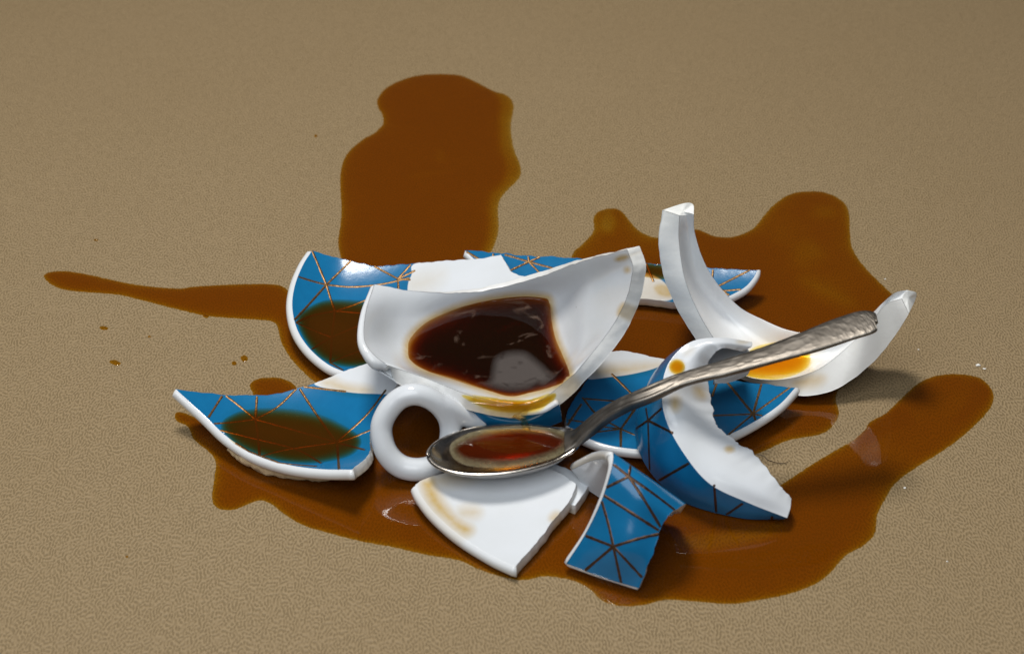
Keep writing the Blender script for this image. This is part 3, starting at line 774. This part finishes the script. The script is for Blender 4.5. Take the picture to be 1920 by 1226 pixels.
# ================================================================== COFFEE RESTING IN AND ON THE SHARDS
def prof(dmax, wd, d0=0.25): return lambda dist, uv: d0 + dmax * (1 - np.exp(-(dist / wd) ** 1.3))
o, _ = liquid('coffee_pool', COF_D, 18.0, bvD, 0.9, prof(6.5, 7.5, 0.55), M_DEEP)
tag(o, 'dark coffee with an orange brown edge held in the large white cup piece', 'coffee')
def full_bv(o):
    return BVHTree.FromPolygons([v.co.copy() for v in o.data.vertices], [tuple(p.vertices) for p in o.data.polygons])
bvDf = full_bv(shD)
M_SHEEN = plain('painted_sheen', (0.085, 0.072, 0.066), 0.25, 0.85, (0.15, 0.45))  # grey colour standing in for a reflection on the coffee
M_FOAM = plain('pale_foam', (0.30, 0.26, 0.15), 0.3, 0.5, (0.0, 0.7), 500.0)
def film(name, outline, level, bv, parent, soft, ring=None):  # thin layer over the coffee: wisps and foam, and the painted sheen
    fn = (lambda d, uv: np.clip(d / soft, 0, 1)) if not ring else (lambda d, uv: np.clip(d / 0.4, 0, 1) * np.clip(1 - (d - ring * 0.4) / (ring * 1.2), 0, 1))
    fo, uv = liquid(name, outline, level, bv, 0.5 if ring else 0.8, fn, M_FOAM if ring else M_SHEEN, lift=0.22, parent=parent)
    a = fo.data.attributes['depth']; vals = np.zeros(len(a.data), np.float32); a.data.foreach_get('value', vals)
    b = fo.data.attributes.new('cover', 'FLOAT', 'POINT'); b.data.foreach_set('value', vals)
M_FILM2 = plain('wispy_film', (0.16, 0.10, 0.07), 0.3, 0.55, (0.57, 0.72), 90.0)
film('surface_wisps', COF_D, 18.2, None, o, 3.0)
o.children[-1].data.materials[0] = M_FILM2
film('painted_sheen', [(925,668),(950,655),(985,655),(1010,672),(1035,695),(1050,712),(1020,727),(960,738),(905,724),(915,708),(918,690)], 18.25, None, o, 3.5)  # hooked reflection on the coffee, painted as a grey patch
o, _ = liquid('coffee_pool', [(413,800),(424,783),(460,768),(510,764),(560,768),(610,780),(655,803),(678,825),(665,850),(625,864),(570,870),(510,862),(455,841),(425,820)], 6.8, bvC, 0.9, prof(2.4, 3.6, 0.05), M_MURKY)
tag(o, 'olive brown coffee pooled on the front left blue shard', 'coffee')
o, _ = liquid('coffee_pool', [(556,598),(580,575),(615,562),(660,562),(720,570),(760,600),(760,660),(700,684),(650,688),(605,674),(572,640)], 6.0, bvA, 0.9, prof(2.6, 3.4, 0.05), M_MURKY)
tag(o, 'olive brown coffee pooled on the rear left blue shard', 'coffee')
o, _ = liquid('coffee_pool', [(1180,494),(1210,494),(1250,500),(1262,516),(1240,524),(1205,519),(1180,520)], 0, bvB, 0.7, prof(1.6, 1.6, 0.3), M_MURKY, lift=0.2)
tag(o, 'small olive coffee patch on the rear blue shard beside the tall white crescent', 'coffee')
o, _ = liquid('coffee_pool', [(1388,700),(1396,670),(1420,648),(1480,640),(1512,652),(1520,675),(1502,698),(1460,711),(1412,711)], 7.0, bvI, 0.8, prof(2.0, 3.2, 0.2), M_AMBER)
tag(o, 'small orange coffee pool in the hollow of the tall white crescent', 'coffee')
o, _ = liquid('coffee_drop', [(866,740),(900,744),(950,749),(1000,748),(1040,736),(1036,752),(1005,768),(960,774),(915,767),(885,754)], 19.5, bvDf, 0.6, prof(1.1, 1.2, 0.2), M_AMBER, lift=0.35)
tag(o, 'amber coffee running over the front lip of the large cup piece', 'coffee')
o, _ = liquid('coffee_drop', ell(1269, 688, 15, 14), 0, bvH, 0.5, prof(1.0, 1.2, 0.15), M_AMBER, lift=0.3)
tag(o, 'amber coffee drop on the white top of the jagged crescent piece', 'coffee')

# ================================================================== SPOON
def spoon():
    T = np.array(W(806, 852, 12.5)); Nk = np.array(W(1080, 826, 13.6))
    ax = Nk - T; Lb = np.linalg.norm(ax); ax /= Lb
    lat = np.cross([0, 0, 1], ax); lat /= np.linalg.norm(lat); upv = np.cross(ax, lat)
    nu, nv = 48, 33; V = []; Nn = []
    def wdt(u): return 9.6 * MM * (max(1 - (2 * u - 1) ** 2, 0) ** 0.5) * (1.0 - 0.10 * (2 * u - 1)) 
    def pt(u, s):
        w_ = wdt(u) + (1.6 * MM if u > 0.5 else 0) * max(0, (u - 0.9) / 0.1)
        e = (1 - (2 * u - 1) ** 2); dp = 6.2 * MM * (e ** 0.75 if e > 0 else 0) * (1 - s * s) ** 0.85
        rise = 1.6 * MM * max(0, (u - 0.80) / 0.2) ** 2
        return T + ax * Lb * u + lat * w_ * s + upv * (rise - dp)
    G = np.array([[pt((1 - math.cos(math.pi * i / (nu - 1))) / 2 if True else 0, math.sin(math.pi / 2 * (2 * j / (nv - 1) - 1))) for j in range(nv)] for i in range(nu)])
    du = np.gradient(G, axis=0); dv = np.gradient(G, axis=1); NN = np.cross(du, dv); ln = np.linalg.norm(NN, axis=2)
    NN = np.where(ln[..., None] > 1e-12, NN / (ln[..., None] + 1e-15), upv)
    if NN.reshape(-1, 3).mean(0)[2] < 0: NN = -NN
    top = G.reshape(-1, 3); bot = (G - NN * 1.1 * MM).reshape(-1, 3)
    F = []; n_ = nu * nv
    for i in range(nu - 1):
        for j in range(nv - 1):
            a = i * nv + j; F.append((a, a + 1, a + nv + 1, a + nv)); F.append((a + n_, a + nv + n_, a + nv + 1 + n_, a + 1 + n_))
    for i in range(nu - 1):
        for j in (0, nv - 1):
            a = i * nv + j; F.append((a, a + nv, a + nv + n_, a + n_))
    VV = np.vstack([top, bot])
    bowl_o = mesh('bowl', VV, F)
    root = bpy.data.objects.new('teaspoon', None); SC.collection.objects.link(root); root.location = W(945, 860, 10)
    tag(root, 'worn steel teaspoon holding coffee, its hammered handle resting across the broken pieces', 'teaspoon')
    bo = link('bowl', bowl_o, [M_BOWL]); bo.parent = root; bo.matrix_parent_inverse = root.matrix_world.inverted() if False else bo.matrix_parent_inverse
    bo.location = -root.location
    # handle: centre line (u, v, z), half width mm, half thickness mm
    H = [((1060,829,13.6),4.4,0.7),((1083,820,15.4),3.4,1.1),((1105,803,18.6),2.8,1.5),((1135,780,22.6),2.6,1.6),((1170,760,26.6),2.6,1.6),((1215,741,30.2),2.7,1.4),((1280,712,33.4),2.5,1.1),
         ((1360,690,36.0),3.1,1.1),((1440,666,38.6),3.5,1.0),((1520,640,41.0),4.4,1.0),((1580,618,42.8),4.9,0.9),((1618,606,44.0),5.0,0.9),((1636,600,44.6),4.0,0.8),((1645,598,45.0),1.4,0.7)]
    n2 = 460; C = np.array(cr([np.array([*W(*h[0]), h[1], h[2]]) for h in H], n2))
    ns = 72; rs_ = np.random.RandomState(3)
    an = 2 * np.pi * np.arange(ns) / ns; X = np.sign(np.cos(an)) * np.abs(np.cos(an)) ** 0.75; Y = np.sign(np.sin(an)) * np.abs(np.sin(an)) ** 0.6
    U = (np.arange(n2) / n2)[:, None] * np.ones(ns); XX = np.ones((n2, 1)) * X; topm = np.clip(np.sin(an) * 2, 0, 1)[None, :]
    dz = np.zeros((n2, ns))
    for k in range(330):
        s0, y0, ds, dy, am = rs_.uniform(0.42, 0.985), rs_.uniform(-0.95, 0.95), rs_.uniform(0.007, 0.012), rs_.uniform(0.13, 0.22), rs_.uniform(0.035, 0.075)
        q = ((U - s0) / ds) ** 2 + ((XX - y0) / dy) ** 2
        dz = np.minimum(dz, -am * np.clip(1.6 * (1 - q), 0, 1))
    dz = dz * topm + 0.24 * np.cos(XX * 7) * topm * np.clip((U - 0.04) * 20, 0, 1) * np.clip((0.46 - U) * 12, 0, 1)
    V = []; F = []
    for i in range(n2):
        c = C[i]; p = c[:3]; t = C[min(i + 1, n2 - 1)][:3] - C[max(i - 1, 0)][:3]; t /= np.linalg.norm(t)
        la = np.cross([0, 0, 1.0], t); la /= np.linalg.norm(la); u_ = np.cross(t, la)
        V.append(p + la * (c[3] * MM * X)[:, None] + u_ * ((c[4] * Y + dz[i]) * MM)[:, None])
        if i:
            for k in range(ns): F.append(((i - 1) * ns + k, (i - 1) * ns + (k + 1) % ns, i * ns + (k + 1) % ns, i * ns + k))
    V = np.concatenate(V)
    F.append(tuple(range(ns - 1, -1, -1))); F.append(tuple((n2 - 1) * ns + k for k in range(ns)))
    ho = link('handle', mesh('handle', V, F), [M_SPOON]); ho.parent = root; ho.location = -root.location
    bv = BVHTree.FromPolygons([Vector(v) for v in top], [f for f in F and [(i * nv + j, i * nv + j + 1, (i + 1) * nv + j + 1, (i + 1) * nv + j) for i in range(nu - 1) for j in range(nv - 1)]])
    return root, bv
sp, bvS = spoon()
M_SPOONCOF = coffee_mat('red_coffee', 0.30, 0.95, 2.6, 0.05, ((0.060, 0.008, 0.0005), 0.4))
def spd(dist, uv):
    d = 0.05 + 0.10 * np.clip(dist / 1.0, 0, 1) + 4.2 * (1 - np.exp(-(np.maximum(dist - 1.2, 0) / 3.2) ** 1.4))
    return d
o, _ = liquid('coffee_pool', [(842,842),(850,826),(882,810),(925,800),(975,796),(1022,799),(1058,809),(1072,822),(1066,842),(1038,860),(990,873),(940,878),(882,875),(852,862)], 12.1, bvS, 0.6, spd, M_SPOONCOF)
film('foam', [(842,842),(850,826),(882,810),(925,800),(975,796),(1022,799),(1058,809),(1072,822),(1066,842),(1038,860),(990,873),(940,878),(882,875),(852,862)], 12.25, bvS, o, 1, 2.4)
tag(o, 'reddish brown coffee with a pale rim filling the teaspoon bowl', 'coffee')

# clear drip between the lip of the cup piece and the spoon
def drip():
    m, t, N, out = nt('clear_drip')
    g = N('ShaderNodeBsdfGlass', Roughness=0.02, IOR=1.33); g.inputs[0].default_value = (0.98, 0.90, 0.70, 1)
    tr = N('ShaderNodeBsdfTransparent'); tr.inputs[0].default_value = (0.97, 0.9, 0.7, 1)
    mx = N('ShaderNodeMixShader'); mx.inputs[0].default_value = 0.6; L(t, tr, 0, mx, 1); L(t, g, 0, mx, 2); L(t, mx, 0, out, 0)
    o = sweep('coffee_drip', [(978,772,17.5),(981,780,16.3),(983,789,14.6),(985,799,12.6)], [3.6, 2.0, 1.3, 2.4], m, n=24, ns=20, flat=0.45)
    tag(o, 'clear drip of coffee running from the cup piece lip into the teaspoon', 'coffee')
drip()

# ================================================================== DROPS, CRUMBS AND A HAIR ON THE TABLE
def drop(u, v, rx, ry, rot, label):
    V = [np.array(W(u, v, 0.25))]; n = 18
    dep = [0.55]
    for r, z, d in ((0.55, 0.2, 0.5), (0.85, 0.12, 0.42), (1.0, 0.02, 0.3)):
        for k in range(n):
            a = 2 * math.pi * k / n; q = r * (1 + 0.25 * noise.noise(Vector((math.cos(a) * 1.3 + u, math.sin(a) * 1.3, v))))
            x = rx * q * math.cos(a); y = ry * q * math.sin(a); ro = math.radians(rot)
            V.append(np.array(W(u + x * math.cos(ro) - y * math.sin(ro), v + x * math.sin(ro) + y * math.cos(ro), z))); dep.append(d)
    F = [(0, 1 + (k + 1) % n, 1 + k) for k in range(n)]
    for g in range(2):
        for k in range(n): F.append((1 + g * n + k, 1 + g * n + (k + 1) % n, 1 + (g + 1) * n + (k + 1) % n, 1 + (g + 1) * n + k))
    o = link('coffee_drop', mesh('coffee_drop', V, F, {'depth': dep}), [M_COFFEE])
    tag(o, label, 'coffee drop', 'stray coffee drops on the tabletop')
drop(195, 615, 8, 4, 10, 'small flat coffee drop below the thin left arm of the spill')
drop(216, 680, 10, 5, 15, 'largest stray coffee drop, lowest of those left of the shards')
drop(458, 672, 7, 6, 30, 'larger drop of the close pair between the spill and the small puddle tongue')
drop(439, 681, 5, 4, 20, 'smaller drop of the close pair, left one near the small puddle tongue')
drop(180, 450, 4, 2, 0, 'tiny coffee speck above the thin left arm of the spill')
drop(280, 631, 3, 2, 0, 'tiny pale coffee speck alone under the middle of the left spill arm')
drop(386, 593, 6, 3, 10, 'coffee drop touching the lower side of the left spill arm')
drop(238, 1043, 3, 2, 0, 'tiny coffee speck in the lower left corner area')
drop(592, 255, 3, 3, 0, 'tiny faint coffee speck left of the rear puddle')

M_CRUMB = plain('chipped_glaze', (0.75, 0.74, 0.70), 0.4)
M_HAIR = plain('dark_hair', (0.05, 0.03, 0.015), 0.4)
def crumb(u, v, s, label):
    r = random.Random(u); V = []; c = np.array(W(u, v, s * 0.35)); 
    for k in range(14):
        a = r.uniform(0, 6.28); b = r.uniform(-1, 1); q = math.sqrt(1 - b * b)
        V.append(c + np.array([math.cos(a) * q * s, math.sin(a) * q * s * 0.7, b * s * 0.35]) * MM)
    import bmesh
    bm = bmesh.new(); [bm.verts.new(p) for p in V]; bmesh.ops.convex_hull(bm, input=bm.verts); me = bpy.data.meshes.new('porcelain_crumb'); bm.to_mesh(me); bm.free()
    tag(link('porcelain_crumb', me, [M_CRUMB], smooth=False), label, 'crumb', 'white porcelain crumbs on the tabletop')
crumb(1660, 523, 0.45, 'tiny white crumb beside the upper right edge of the spill')
crumb(1696, 914, 0.5, 'tiny white crumb below the right arm of the spill')
crumb(1722, 655, 0.35, 'tiny white crumb right of the tall crescent tip')
crumb(1776, 1052, 0.35, 'tiny white crumb in the lower right of the tabletop')
crumb(1834, 684, 0.9, 'white chip just above the rounded end of the right spill arm')
crumb(1846, 691, 0.6, 'smaller white chip above the rounded end of the right spill arm')
o = sweep('hair', [(1412,850,1.6),(1430,854,1.6),(1440,862,1.4),(1455,867,0.5),(1470,868,0.4),(1481,864,0.5)], [0.05,0.11,0.12,0.12,0.1,0.04], M_HAIR, n=40, ns=6)
tag(o, 'thin dark curled hair lying at the spill edge right of the jagged crescent', 'hair')
